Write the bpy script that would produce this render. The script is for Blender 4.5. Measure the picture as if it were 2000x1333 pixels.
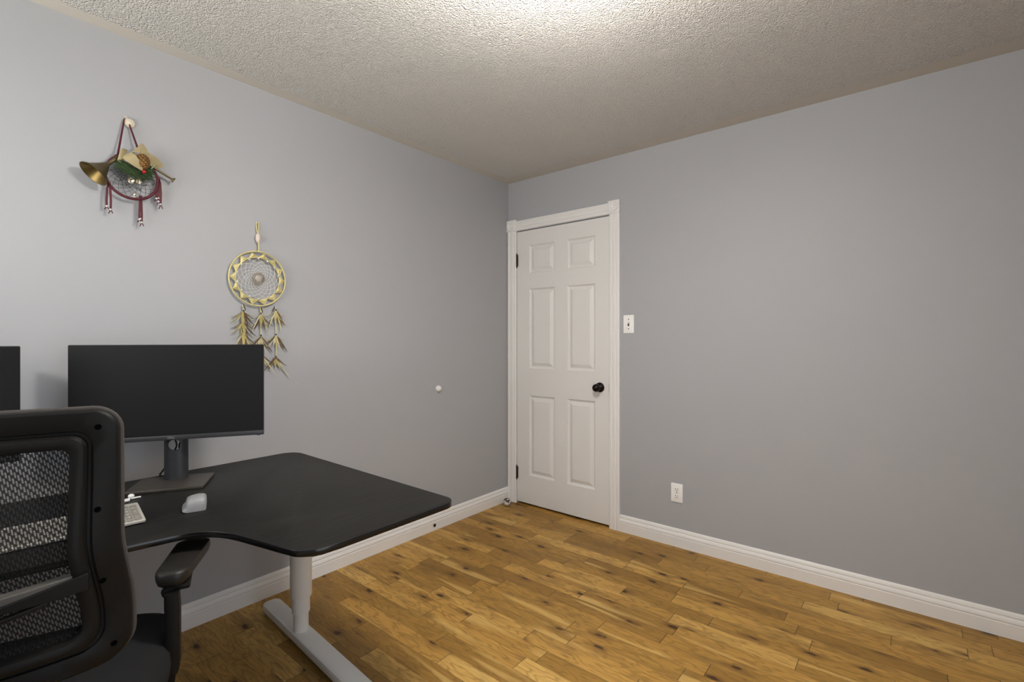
import bpy, bmesh, math, random
from mathutils import Vector, Matrix
C = bpy.context
SC = C.scene
for o in list(bpy.data.objects):
    bpy.data.objects.remove(o, do_unlink=True)
COL = SC.collection
PI = math.pi
R = math.radians

# ------------------------------------------------------------------ camera
cam = bpy.data.cameras.new('camera')
cam.sensor_fit = 'HORIZONTAL'; cam.sensor_width = 36.0
cam.lens = 949.0 / 2000.0 * 36.0
cam.shift_y = -4.5 / 2000.0
cam.clip_start = 0.02
camo = bpy.data.objects.new('camera', cam); COL.objects.link(camo)
camo.location = (2.405, -2.883, 1.246)
camo.rotation_euler = (R(90), 0, R(39.4))
SC.camera = camo

# ------------------------------------------------------------------ world, lights, exposure
SC.view_settings.view_transform = 'Standard'
SC.view_settings.look = 'None'
SC.view_settings.gamma = 1.0
SC.view_settings.use_curve_mapping = False
SC.view_settings.exposure = 0.07
LAMP_POWER = 138.0
BULB_POWER = 205.0
DAY_POWER = 6.0
SIDE_FILL_POWER = 10.5
CEILING_FILL_POWER = 23.0
w = bpy.data.worlds.new('sky'); SC.world = w; w.use_nodes = True
w.node_tree.nodes['Background'].inputs[0].default_value = (0.55, 0.72, 1.0, 1)
w.node_tree.nodes['Background'].inputs[1].default_value = 0.6
# daylight entering through the window in the rear wall, left of and behind the camera
ad = bpy.data.lights.new('window_daylight', 'AREA'); ad.shape = 'RECTANGLE'
ad.size = 1.2; ad.size_y = 1.05; ad.energy = DAY_POWER; ad.color = (0.80, 0.91, 1.0)
ao = bpy.data.objects.new('window_daylight', ad); COL.objects.link(ao)
ao.location = (0.86, -3.60, 1.60); ao.rotation_euler = (R(90), 0, 0)   # sky light, shines along +Y
gl_ = bpy.data.lights.new('ceiling_fill', 'AREA'); gl_.shape = 'RECTANGLE'
gl_.size = 1.2; gl_.size_y = 0.5; gl_.energy = CEILING_FILL_POWER; gl_.color = (1.0, 0.95, 0.86)
go_ = bpy.data.objects.new('ceiling_fill', gl_); COL.objects.link(go_)
go_.location = (0.86, -3.64, 1.45); go_.rotation_euler = (R(136), 0, 0)   # added fill tilted up like ground bounce, to brighten the ceiling
sl_ = bpy.data.lights.new('side_fill', 'AREA'); sl_.shape = 'RECTANGLE'
sl_.size = 1.2; sl_.size_y = 1.3; sl_.energy = SIDE_FILL_POWER; sl_.color = (0.90, 0.95, 1.0)
so_ = bpy.data.objects.new('side_fill', sl_); COL.objects.link(so_)
so_.location = (3.05, -2.45, 1.00); so_.rotation_euler = (R(90), 0, R(90))   # added fill along -X through a made-up window, to light under the desk
LAMP = (1.70, -1.84)

# ------------------------------------------------------------------ materials
def lin(c):
    c = c / 255.0
    return c / 12.92 if c <= 0.04045 else ((c + 0.055) / 1.055) ** 2.4
def rgb(r, g, b): return (lin(r), lin(g), lin(b), 1.0)

class NT:
    def __init__(self, name):
        self.m = bpy.data.materials.new(name); self.m.use_nodes = True
        self.t = self.m.node_tree; self.n = self.t.nodes; self.l = self.t.links
        self.b = self.n['Principled BSDF']; self.out = self.n['Material Output']
    def node(self, kind, **kw):
        x = self.n.new(kind)
        for k, v in kw.items(): setattr(x, k, v)
        return x
    def link(self, a, b): self.l.new(a, b)
    def put(self, sock, v):
        if hasattr(v, 'is_linked') or isinstance(v, bpy.types.NodeSocket): self.l.new(v, sock)
        else: sock.default_value = v
    def math(self, op, a, b=None, c=None):
        x = self.node('ShaderNodeMath', operation=op)
        self.put(x.inputs[0], a)
        if b is not None: self.put(x.inputs[1], b)
        if c is not None: self.put(x.inputs[2], c)
        return x.outputs[0]
    def comb(self, x, y, z):
        n = self.node('ShaderNodeCombineXYZ')
        for i, v in enumerate((x, y, z)): self.put(n.inputs[i], v)
        return n.outputs[0]
    def mix(self, fac, a, b, blend='MIX'):
        n = self.node('ShaderNodeMix', data_type='RGBA', blend_type=blend)
        self.put(n.inputs[0], fac); self.put(n.inputs[6], a); self.put(n.inputs[7], b)
        return n.outputs[2]
    def ramp(self, fac, stops, interp='LINEAR'):
        n = self.node('ShaderNodeValToRGB'); r = n.color_ramp; r.interpolation = interp
        while len(r.elements) < len(stops): r.elements.new(0.5)
        for e, (p, c) in zip(r.elements, stops):
            e.position = p; e.color = c if len(c) == 4 else (*c, 1)
        self.put(n.inputs[0], fac)
        return n.outputs[0]
    def noise(self, vec, scale, detail=2, rough=0.5, dist=0.0):
        n = self.node('ShaderNodeTexNoise')
        if vec is not None: self.link(vec, n.inputs['Vector'])
        n.inputs['Scale'].default_value = scale; n.inputs['Detail'].default_value = detail
        n.inputs['Roughness'].default_value = rough; n.inputs['Distortion'].default_value = dist
        return n.outputs['Fac']
    def obj(self):
        return self.node('ShaderNodeTexCoord').outputs['Object']
    def bump(self, h, strength, dist):
        n = self.node('ShaderNodeBump'); n.inputs['Strength'].default_value = strength
        n.inputs['Distance'].default_value = dist
        self.link(h, n.inputs['Height']); self.link(n.outputs[0], self.b.inputs['Normal'])

def mat(name, col, rough=0.5, metal=0.0, spec=0.5, bump=None, vary=0.0, sheen=0.0):
    t = NT(name); b = t.b
    b.inputs['Base Color'].default_value = col
    b.inputs['Roughness'].default_value = rough
    b.inputs['Metallic'].default_value = metal
    b.inputs['Specular IOR Level'].default_value = spec
    if sheen: b.inputs['Sheen Weight'].default_value = sheen
    co = t.obj()
    if vary:
        n = t.noise(co, 14, 3)
        d = tuple(c * (1 - vary) for c in col[:3]) + (1,)
        u = tuple(min(1, c * (1 + vary)) for c in col[:3]) + (1,)
        t.link(t.ramp(n, [(0.3, d), (0.7, u)]), b.inputs['Base Color'])
    if bump:
        t.bump(t.noise(co, bump[0], 3), bump[1], bump[2])
    return t.m

M = {}
M['wall'] = mat('painted_wall', rgb(168, 169, 172), 0.55, spec=0.35, bump=(180, 0.10, 0.0015))
M['trim'] = mat('white_trim', rgb(233, 231, 228), 0.35, spec=0.45)
M['door'] = mat('white_door', rgb(225, 223, 220), 0.42, spec=0.45, bump=(60, 0.03, 0.001))
M['plate'] = mat('white_plate', rgb(242, 241, 239), 0.3)
M['slot'] = mat('dark_slot', rgb(30, 27, 24), 0.6)
M['hole'] = mat('hole_shade_black', rgb(6, 6, 6), 0.95, spec=0.0)
M['bronze'] = mat('dark_bronze', rgb(26, 21, 18), 0.22, 0.6, vary=0.2)
M['hinge'] = mat('bronze_hinge', rgb(66, 56, 42), 0.4, 0.7, vary=0.3)
M['white_metal'] = mat('white_powder_coat', rgb(232, 230, 226), 0.42, bump=(500, 0.05, 0.0005))
M['plastic'] = mat('black_plastic', rgb(18, 17, 16), 0.5, spec=0.16, bump=(900, 0.12, 0.0004))
M['soft'] = mat('black_soft_plastic', rgb(30, 28, 26), 0.45, spec=0.35, bump=(700, 0.1, 0.0004), vary=0.2)
M['fabric'] = mat('black_fabric', rgb(26, 26, 27), 0.9, spec=0.2, bump=(900, 0.4, 0.001))
M['border'] = mat('grey_fabric_border', rgb(58, 54, 51), 0.85, bump=(900, 0.5, 0.001))
M['grey_plastic'] = mat('worn_grey_plastic', rgb(74, 71, 67), 0.55, vary=0.2)
M['screen'] = mat('matte_screen', rgb(27, 27, 28), 0.5, spec=0.12)
M['bezel'] = mat('graphite_bezel', rgb(46, 46, 48), 0.4)
M['shell'] = mat('black_shell', rgb(24, 24, 25), 0.45)
M['stand'] = mat('dark_grey_stand', rgb(46, 47, 50), 0.4, 0.1)
M['base'] = mat('brown_grey_base', rgb(72, 67, 61), 0.36, 0.4)
M['logo'] = mat('silver_logo', rgb(150, 150, 152), 0.4, 0.4)
M['cable'] = mat('black_cable', rgb(16, 16, 17), 0.45)
M['kbody'] = mat('silver_keyboard', rgb(176, 172, 164), 0.4, 0.1)
M['key'] = mat('grey_keycap', rgb(128, 124, 117), 0.5)
M['white'] = mat('white_plastic', rgb(226, 225, 223), 0.3)
M['mouse'] = mat('pale_grey_mouse', rgb(138, 138, 139), 0.5, vary=0.04)
M['mouse_dark'] = mat('mouse_button_grey', rgb(120, 118, 116), 0.4)
M['gold'] = mat('gold_thread', rgb(214, 202, 144), 0.38, 0.45, bump=(420, 0.7, 0.002), vary=0.12)
M['goldmetal'] = mat('polished_gold', rgb(216, 208, 186), 0.18, 0.9)
M['silver'] = mat('silver_bead', rgb(236, 235, 232), 0.2, 0.6)
M['silverthread'] = mat('silver_thread', rgb(222, 220, 212), 0.5)
M['steel'] = mat('dark_steel_bead', rgb(120, 117, 114), 0.2, 0.9)
M['twine'] = mat('brown_twine', rgb(146, 132, 116), 0.8)
M['stone'] = mat('grey_stone', rgb(168, 160, 150), 0.5, vary=0.15)
M['pinkstone'] = mat('marbled_pink_stone', rgb(214, 200, 186), 0.4, vary=0.22)
M['wood_bead'] = mat('brown_wood_bead', rgb(70, 46, 22), 0.4, vary=0.2)
M['featherA'] = mat('olive_feather', rgb(176, 163, 106), 0.8, vary=0.35)
M['featherB'] = mat('brown_feather', rgb(98, 78, 58), 0.8, vary=0.35)
M['featherC'] = mat('cream_feather', rgb(194, 186, 154), 0.8, vary=0.15)
M['burgundy'] = mat('burgundy_cord', rgb(76, 8, 27), 0.65, vary=0.15)
M['brass'] = mat('aged_brass', rgb(104, 92, 66), 0.42, 0.7, vary=0.3)
M['brass_in'] = mat('bright_brass_inside', rgb(120, 100, 58), 0.38, 0.8, vary=0.3)
M['ribbon'] = mat('cream_ribbon', rgb(164, 150, 112), 0.7, vary=0.08)
M['needles'] = mat('pine_green', rgb(66, 86, 52), 0.6, vary=0.4)
M['cone'] = mat('pine_cone_brown', rgb(128, 92, 40), 0.6, vary=0.35)
M['berry'] = mat('red_berry', rgb(170, 18, 24), 0.15)
M['dark_thread'] = mat('dark_net_thread', rgb(38, 34, 36), 0.6)
M['medal'] = mat('cream_gold_medallion', rgb(214, 204, 180), 0.45, 0.1, vary=0.2)
M['shade'] = mat('white_glass_shade', rgb(240, 236, 228), 0.4)

def floor_mat():
    t = NT('oak_planks'); b = t.b
    s = t.node('ShaderNodeSeparateXYZ'); t.link(t.obj(), s.inputs[0])
    x, y = s.outputs[0], s.outputs[1]
    yy = t.math('DIVIDE', t.math('ADD', t.math('MULTIPLY', y, -1.0), -0.05), 0.0832)
    row = t.math('FLOOR', yy); fy = t.math('FRACT', yy)
    wn = t.node('ShaderNodeTexWhiteNoise', noise_dimensions='1D'); t.link(row, wn.inputs['W'])
    rr = wn.outputs['Value']
    W = t.math('ADD', t.math('DIVIDE', x, 0.50), t.math('MULTIPLY', rr, 173.0))
    v = t.node('ShaderNodeTexVoronoi', voronoi_dimensions='1D', feature='F1')
    v.inputs['Scale'].default_value = 1.0; v.inputs['Randomness'].default_value = 0.8; t.link(W, v.inputs['W'])
    e = t.node('ShaderNodeTexVoronoi', voronoi_dimensions='1D', feature='DISTANCE_TO_EDGE')
    e.inputs['Scale'].default_value = 1.0; e.inputs['Randomness'].default_value = 0.8; t.link(W, e.inputs['W'])
    sc = t.node('ShaderNodeSeparateColor'); t.link(v.outputs['Color'], sc.inputs[0])
    c1, c2, c3 = sc.outputs
    # grain coordinates unique to each plank
    off = t.math('MULTIPLY', c2, 61.0); off2 = t.math('MULTIPLY', c3, 37.0)
    gx = t.math('ADD', x, off); gy = t.math('ADD', y, off2)
    tone = t.ramp(c1, [(0.0, rgb(145, 108, 47)), (0.28, rgb(166, 126, 57)), (0.55, rgb(182, 139, 67)),
                       (0.82, rgb(193, 150, 76)), (1.0, rgb(209, 169, 95))])
    # figured grain
    warp = t.noise(t.comb(t.math('MULTIPLY', gx, 2.6), t.math('MULTIPLY', gy, 11.0), off), 1.0, 3, 0.55)
    rings = t.math('FRACT', t.math('MULTIPLY', warp, 11.0))
    rings = t.math('ABSOLUTE', t.math('SUBTRACT', rings, 0.5))
    col = t.mix(t.math('MULTIPLY', t.ramp(rings, [(0.0, (0.55,) * 3), (0.26, (0,) * 3)]), 0.8), tone, rgb(103, 74, 29))
    fine = t.noise(t.comb(t.math('MULTIPLY', gx, 9.0), t.math('MULTIPLY', gy, 190.0), off2), 1.0, 4, 0.6)
    col = t.mix(t.math('MULTIPLY', t.ramp(fine, [(0.42, (0,) * 3), (0.75, (1,) * 3)]), 0.45), col, rgb(101, 69, 29))
    # broad dark heartwood clouds and pale sapwood streaks
    cloud = t.noise(t.comb(t.math('MULTIPLY', gx, 3.2), t.math('MULTIPLY', gy, 13.0), 3.0), 1.0, 3, 0.5, 0.6)
    col = t.mix(t.math('MULTIPLY', t.ramp(cloud, [(0.50, (0,) * 3), (0.72, (1,) * 3)]), 0.5), col, rgb(105, 80, 39))
    sap = t.noise(t.comb(t.math('MULTIPLY', gx, 1.1), t.math('MULTIPLY', gy, 12.0), 9.0), 1.0, 2, 0.4, 0.3)
    sapm = t.math('MULTIPLY', t.ramp(sap, [(0.62, (0,) * 3), (0.68, (1,) * 3)]), 0.5)
    col = t.mix(sapm, col, rgb(213, 178, 108))
    # knots
    kd = t.noise(t.comb(t.math('MULTIPLY', gx, 18.0), t.math('MULTIPLY', gy, 30.0), 0.0), 1.0, 3)
    kv = t.node('ShaderNodeTexVoronoi', voronoi_dimensions='2D', feature='F1')
    kv.inputs['Scale'].default_value = 1.0
    t.link(t.comb(t.math('MULTIPLY', gx, 3.4), t.math('MULTIPLY', gy, 8.5), 0.0), kv.inputs['Vector'])
    kdist = t.math('ADD', kv.outputs['Distance'], t.math('MULTIPLY', t.math('SUBTRACT', kd, 0.5), 0.30))
    ks = t.node('ShaderNodeSeparateColor'); t.link(kv.outputs['Color'], ks.inputs[0])
    kon = t.math('GREATER_THAN', ks.outputs[0], 0.6)
    halo = t.math('MULTIPLY', t.ramp(kdist, [(0.04, (1,) * 3), (0.26, (0,) * 3)]), t.math('MULTIPLY', kon, 0.72))
    col = t.mix(halo, col, rgb(96, 63, 26))
    core = t.math('MULTIPLY', t.ramp(kdist, [(0.035, (1,) * 3), (0.085, (0,) * 3)]), t.math('MULTIPLY', kon, 0.82))
    col = t.mix(core, col, rgb(47, 29, 12))
    # joints
    ey = t.math('MINIMUM', fy, t.math('SUBTRACT', 1.0, fy))
    ly = t.math('LESS_THAN', ey, 0.010)
    lx = t.math('LESS_THAN', e.outputs['Distance'], 0.0028)
    gap = t.math('MAXIMUM', t.math('MULTIPLY', ly, 0.42), t.math('MULTIPLY', lx, 0.75))
    col = t.mix(gap, col, rgb(50, 32, 12))
    t.link(col, b.inputs['Base Color'])
    b.inputs['Roughness'].default_value = 0.46
    b.inputs['Specular IOR Level'].default_value = 0.32
    t.bump(t.math('SUBTRACT', t.math('MULTIPLY', fine, 0.25), gap), 0.25, 0.002)
    return t.m
M['floor'] = floor_mat()

def ceiling_mat():
    t = NT('popcorn_ceiling'); b = t.b
    co = t.obj()
    s = t.node('ShaderNodeSeparateXYZ'); t.link(co, s.inputs[0])
    x, y = s.outputs[0], s.outputs[1]
    wob = t.math('MULTIPLY', t.math('SUBTRACT', t.noise(co, 22, 2), 0.5), 0.012)
    a = t.math('GREATER_THAN', t.math('ADD', x, wob), 0.075)
    c = t.math('GREATER_THAN', t.math('ADD', t.math('MULTIPLY', y, -1.0), wob), 0.108)
    d = t.math('LESS_THAN', t.math('ADD', x, wob), 2.87)
    e = t.math('GREATER_THAN', t.math('ADD', y, wob), -3.42)
    m = t.math('MULTIPLY', t.math('MULTIPLY', a, c), t.math('MULTIPLY', d, e))
    n1 = t.noise(co, 205, 3, 0.6)
    vo = t.node('ShaderNodeTexVoronoi', feature='SMOOTH_F1'); vo.inputs['Scale'].default_value = 175
    vo.inputs['Smoothness'].default_value = 0.4; t.link(co, vo.inputs['Vector'])
    h = t.math('ADD', t.math('MULTIPLY', n1, 0.9), t.math('MULTIPLY', t.math('SUBTRACT', 1.0, vo.outputs['Distance']), 0.9))
    h = t.math('MULTIPLY', h, m)
    t.link(t.mix(m, rgb(204, 198, 188), rgb(240, 236, 229)), b.inputs['Base Color'])
    b.inputs['Roughness'].default_value = 0.75
    b.inputs['Specular IOR Level'].default_value = 0.2
    t.bump(h, 1.0, 0.0125)
    return t.m
M['ceiling'] = ceiling_mat()

def desk_mat():
    t = NT('black_stained_ash'); b = t.b
    s = t.node('ShaderNodeSeparateXYZ'); t.link(t.obj(), s.inputs[0])
    g = t.noise(t.comb(t.math('MULTIPLY', s.outputs[0], 90.0), t.math('MULTIPLY', s.outputs[1], 5.0), s.outputs[2]), 1.0, 4, 0.6)
    t.link(t.ramp(g, [(0.35, rgb(24, 23, 22)), (0.7, rgb(36, 35, 33))]), b.inputs['Base Color'])
    b.inputs['Roughness'].default_value = 0.44
    b.inputs['Specular IOR Level'].default_value = 0.15
    t.bump(g, 0.12, 0.001)
    return t.m
M['desk'] = desk_mat()
M['desk_edge'] = mat('black_desk_edge', rgb(16, 15, 15), 0.2)

def mesh_mat():
    t = NT('chair_mesh_fabric'); b = t.b
    uv = t.node('ShaderNodeTexCoord').outputs['UV']
    s = t.node('ShaderNodeSeparateXYZ'); t.link(uv, s.inputs[0])
    u, v = s.outputs[0], s.outputs[1]
    us = t.math('ADD', u, t.math('MULTIPLY', v, 0.22))
    cu = t.math('DIVIDE', us, 0.0038)
    ci = t.math('FLOOR', cu); cf = t.math('FRACT', cu)
    st = t.math('MULTIPLY', ci, 0.36)
    dv = t.math('FRACT', t.math('ADD', t.math('DIVIDE', v, 0.0155), st))
    dash = t.math('MULTIPLY', t.math('LESS_THAN', dv, 0.62), t.math('LESS_THAN', cf, 0.62))
    dots = t.math('LESS_THAN', t.math('FRACT', t.math('DIVIDE', v, 0.0020)), 0.80)
    thin = t.math('LESS_THAN', t.math('FRACT', t.math('DIVIDE', us, 0.0016)), 0.30)
    op = t.math('MAXIMUM', t.math('MULTIPLY', dash, t.math('MULTIPLY', dots, 0.9)), t.math('MULTIPLY', thin, t.math('MULTIPLY', dots, 0.4)))
    b.inputs['Base Color'].default_value = rgb(20, 20, 21)
    b.inputs['Roughness'].default_value = 0.8
    b.inputs['Specular IOR Level'].default_value = 0.15
    tr = t.node('ShaderNodeBsdfTransparent'); mx = t.node('ShaderNodeMixShader')
    t.link(op, mx.inputs[0]); t.link(b.outputs[0], mx.inputs[1]); t.link(tr.outputs[0], mx.inputs[2])
    t.link(mx.outputs[0], t.out.inputs['Surface'])
    return t.m
M['mesh'] = mesh_mat()

def ball_mat():
    t = NT('patched_ball'); b = t.b
    n = t.noise(t.obj(), 26, 2)
    t.link(t.ramp(n, [(0.0, rgb(60, 50, 46)), (0.44, rgb(90, 82, 78)), (0.50, rgb(216, 212, 206))], 'CONSTANT'), b.inputs['Base Color'])
    b.inputs['Roughness'].default_value = 0.25
    return t.m
M['ball'] = ball_mat()

def glass_mat():
    t = NT('window_glass')
    g = t.node('ShaderNodeBsdfGlossy'); g.inputs['Roughness'].default_value = 0.02
    tr = t.node('ShaderNodeBsdfTransparent'); mx = t.node('ShaderNodeMixShader'); mx.inputs[0].default_value = 0.08
    t.link(tr.outputs[0], mx.inputs[1]); t.link(g.outputs[0], mx.inputs[2]); t.link(mx.outputs[0], t.out.inputs['Surface'])
    return t.m
M['glass'] = glass_mat()
def emis_mat(name, col, strength):
    t = NT(name)
    t.b.inputs['Base Color'].default_value = (0.8, 0.8, 0.8, 1)
    t.b.inputs['Emission Color'].default_value = col
    t.b.inputs['Emission Strength'].default_value = strength
    return t.m
M['bulb'] = emis_mat('lit_bulb', (1.0, 0.955, 0.905, 1), BULB_POWER)
M['lit'] = emis_mat('lit_frosted_glass', (1.0, 0.955, 0.905, 1), LAMP_POWER)

# ------------------------------------------------------------------ mesh builder
def V(*a): return Vector(a)
class MB:
    def __init__(self): self.bm = bmesh.new(); self.uv = None
    def box(self, c, s, bev=0.0, mtx=None, seg=2):
        r = bmesh.ops.create_cube(self.bm, size=1.0)
        vs = r['verts']
        bmesh.ops.scale(self.bm, vec=s, verts=vs)
        if bev:
            es = list({e for v in vs for e in v.link_edges})
            bw = min(bev, min(s) * 0.49)
            rr = bmesh.ops.bevel(self.bm, geom=es, offset=bw, segments=seg, profile=0.5, affect='EDGES')
            vs = list({v for f in rr['faces'] for v in f.verts} | {v for v in vs if v.is_valid})
        m = Matrix.Translation(c) if mtx is None else mtx @ Matrix.Translation(c)
        bmesh.ops.transform(self.bm, matrix=m, verts=vs)
        return self
    def loft(self, loops, closed=True, cap0=True, cap1=True, ring=False):
        rows = [[self.bm.verts.new(p) for p in l] for l in loops]
        n = len(rows[0]); k = n if closed else n - 1
        R_ = len(rows)
        for i in range(R_ if ring else R_ - 1):
            a, b = rows[i], rows[(i + 1) % R_]
            for j in range(k):
                j2 = (j + 1) % n
                try: self.bm.faces.new((a[j], a[j2], b[j2], b[j]))
                except ValueError: pass
        if closed and not ring:
            if cap0: self.bm.faces.new(list(reversed(rows[0])))
            if cap1: self.bm.faces.new(rows[-1])
        return self
    def tube(self, pts, r, n=8, closed=False, caps=True):
        pts = [Vector(p) for p in pts]; N = len(pts)
        rad = r if isinstance(r, (list, tuple)) else [r] * N
        T = []
        for i in range(N):
            a = pts[(i - 1) % N] if (closed or i > 0) else pts[i]
            b = pts[(i + 1) % N] if (closed or i < N - 1) else pts[i]
            d = b - a
            T.append(d.normalized() if d.length > 1e-9 else Vector((0, 0, 1)))
        up = Vector((0, 0, 1)) if abs(T[0].z) < 0.9 else Vector((1, 0, 0))
        nrm = (up - T[0] * up.dot(T[0])).normalized()
        loops = []
        for i in range(N):
            nrm = nrm - T[i] * nrm.dot(T[i])
            nrm = nrm.normalized() if nrm.length > 1e-6 else T[i].orthogonal().normalized()
            bn = T[i].cross(nrm)
            loops.append([pts[i] + (nrm * math.cos(2 * PI * k / n) + bn * math.sin(2 * PI * k / n)) * rad[i] for k in range(n)])
        return self.loft(loops, True, caps, caps, ring=closed)
    def lathe(self, prof, mtx=None, n=24, cap0=True, cap1=True):
        m = mtx or Matrix()
        loops = [[m @ V(r * math.cos(2 * PI * k / n), r * math.sin(2 * PI * k / n), z) for k in range(n)] for r, z in prof]
        return self.loft(loops, True, cap0, cap1)
    def sphere(self, c, r, u=12, v=8, mtx=None, scale=(1, 1, 1)):
        m = Matrix.Translation(c) @ (mtx or Matrix()) @ Matrix.Diagonal((*scale, 1))
        rr = bmesh.ops.create_uvsphere(self.bm, u_segments=u, v_segments=v, radius=r)
        bmesh.ops.transform(self.bm, matrix=m, verts=rr['verts'])
        return self
    def face(self, pts):
        self.bm.faces.new([self.bm.verts.new(p) for p in pts]); return self
    def build(self, name, material, parent=None, loc=None, rot=None, ang=38, smooth=True, normals=True):
        if normals: bmesh.ops.recalc_face_normals(self.bm, faces=self.bm.faces[:])
        me = bpy.data.meshes.new(name); self.bm.to_mesh(me); self.bm.free()
        ms = material if isinstance(material, list) else [material]
        for m in ms: me.materials.append(m)
        if smooth:
            for p in me.polygons: p.use_smooth = True
            me.set_sharp_from_angle(angle=R(ang))
        o = bpy.data.objects.new(name, me); COL.objects.link(o)
        if parent: o.parent = parent
        if loc: o.location = loc
        if rot: o.rotation_euler = rot
        return o

def axis_mtx(p, d):
    """matrix whose local Z runs along d, at p"""
    d = Vector(d).normalized()
    return Matrix.Translation(p) @ d.to_track_quat('Z', 'Y').to_matrix().to_4x4()
def tag(o, label, cat, group=None, kind=None):
    o['label'] = label; o['category'] = cat
    if group: o['group'] = group
    if kind: o['kind'] = kind
    return o
def thing(name, label, cat, loc=(0, 0, 0), rotz=0.0, group=None, rot=None):
    o = bpy.data.objects.new(name, None); COL.objects.link(o)
    o.location = loc; o.rotation_euler = rot or (0, 0, rotz); o.empty_display_size = 0.1
    return tag(o, label, cat, group)
def struct(o, label, cat): return tag(o, label, cat, kind='structure')
def rrect(w, h, r, n=6, cx=0, cy=0):
    """rounded rectangle outline, counter-clockwise"""
    out = []
    for (sx, sy, a0) in ((1, -1, -90), (1, 1, 0), (-1, 1, 90), (-1, -1, 180)):
        for i in range(n + 1):
            a = R(a0 + 90 * i / n)
            out.append((cx + sx * (w / 2 - r) + r * math.cos(a), cy + sy * (h / 2 - r) + r * math.sin(a)))
    return out
def slab(mb, outline, z0, z1, bev=0.002, mp=None):
    """prism from an outline with softened top and bottom edges"""
    mp = mp or (lambda x, y, z: V(x, y, z))
    n = len(outline)
    def inset(d):
        res = []
        for i in range(n):
            a = Vector(outline[i - 1]); b = Vector(outline[i]); c = Vector(outline[(i + 1) % n])
            t = (c - a); nn = Vector((-t.y, t.x)); nn = nn.normalized() if nn.length > 0 else Vector((0, 0))
            res.append(b + nn * d)
        return res
    A = inset(bev); Bm = inset(bev * 0.3)
    L = [[mp(p[0], p[1], z0) for p in A], [mp(p[0], p[1], z0 + bev * 0.3) for p in Bm], [mp(p[0], p[1], z0 + bev) for p in outline],
         [mp(p[0], p[1], z1 - bev) for p in outline], [mp(p[0], p[1], z1 - bev * 0.3) for p in Bm], [mp(p[0], p[1], z1) for p in A]]
    mb.loft(L)
    return mb

# ------------------------------------------------------------------ room shell
X1, Y0, ZC = 2.95, -3.50, 2.44
T = 0.12
mb = MB(); mb.box((X1 / 2, Y0 / 2, -0.05), (X1 + 2 * T, -Y0 + 2 * T, 0.1))
struct(mb.build('floor', M['floor']), 'honey brown oak plank floor with knots and random joints', 'floor')
mb = MB(); mb.box((X1 / 2, Y0 / 2, ZC + 0.05), (X1 + 2 * T, -Y0 + 2 * T, 0.1))
struct(mb.build('ceiling', M['ceiling']), 'cream popcorn textured ceiling with a smooth border along the walls', 'ceiling')
mb = MB(); mb.box((-T / 2, Y0 / 2, ZC / 2), (T, -Y0 + 2 * T, ZC))
struct(mb.build('wall_left', M['wall']), 'light grey painted wall behind the desk and dreamcatchers', 'wall')
SY0, SY1, SZ0, SZ1 = -3.10, -1.80, 0.30, 1.70  # opening cut for the added side window
mb = MB(); xc = X1 + T / 2
mb.box((xc, (SY1 + T) / 2, ZC / 2), (T, T - SY1, ZC))
mb.box((xc, (Y0 - T + SY0) / 2, ZC / 2), (T, SY0 - Y0 + T, ZC))
mb.box((xc, (SY0 + SY1) / 2, SZ0 / 2), (T, SY1 - SY0, SZ0))
mb.box((xc, (SY0 + SY1) / 2, (SZ1 + ZC) / 2), (T, SY1 - SY0, ZC - SZ1))
struct(mb.build('wall_far', M['wall']), 'grey painted wall with the opening of an added low window, right of the camera', 'wall')
# wall with the door niche
DX0, DX1, DZ = 0.088, 0.873, 2.060
mb = MB()
mb.box(((DX0) / 2, T / 2, ZC / 2), (DX0, T, ZC))
mb.box(((DX1 + X1) / 2, T / 2, ZC / 2), (X1 - DX1, T, ZC))
mb.box(((DX0 + DX1) / 2, T / 2, (DZ + ZC) / 2), (DX1 - DX0, T, ZC - DZ))
mb.box(((DX0 + DX1) / 2, 0.09, DZ / 2), (DX1 - DX0, 0.06, DZ))  # added backing that keeps outside light out of the door gaps
struct(mb.build('wall_right', M['wall']), 'grey painted wall with the white door and the outlet', 'wall')
WX0, WX1, WZ0, WZ1 = 0.22, 1.50, 1.00, 2.18
mb = MB(); yc = Y0 - T / 2
mb.box((WX0 / 2, yc, ZC / 2), (WX0, T, ZC))
mb.box(((WX1 + X1) / 2, yc, ZC / 2), (X1 - WX1, T, ZC))
mb.box(((WX0 + WX1) / 2, yc, WZ0 / 2), (WX1 - WX0, T, WZ0))
mb.box(((WX0 + WX1) / 2, yc, (WZ1 + ZC) / 2), (WX1 - WX0, T, ZC - WZ1))
struct(mb.build('wall_rear', M['wall']), 'grey painted wall with the window behind the desk and camera', 'wall')
def window(name, label, loc, rz, wd, hh):
    win = struct(thing(name, '', 'window', loc, rz), label, 'window')
    hw = wd / 2
    mb = MB()
    for sx in (-1, 1): mb.box((sx * (hw - 0.025), 0, hh / 2), (0.05, 0.06, hh), 0.004)
    mb.box((0, 0, 0.025), (2 * hw - 0.1, 0.06, 0.05), 0.004); mb.box((0, 0, hh - 0.025), (2 * hw - 0.1, 0.06, 0.05), 0.004)
    mb.box((0, 0, hh / 2), (0.05, 0.06, hh - 0.1), 0.004)
    mb.build('window_frame', M['trim'], win)
    for sx in (-1, 1):
        mb = MB(); mb.box((sx * (hw / 2 - 0.0125), 0, hh / 2), (hw - 0.075, 0.006, hh - 0.1)); mb.build('pane', M['glass'], win)
window('window_1', 'white framed window in the wall behind the camera', ((WX0 + WX1) / 2, Y0 - 0.05, WZ0), 0, WX1 - WX0, WZ1 - WZ0)
window('added_window', 'made-up white framed low window for fill light, right of the camera', (X1 + 0.05, (SY0 + SY1) / 2, SZ0), R(90), SY1 - SY0, SZ1 - SZ0)  # unseen window added to go with the side fill

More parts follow.
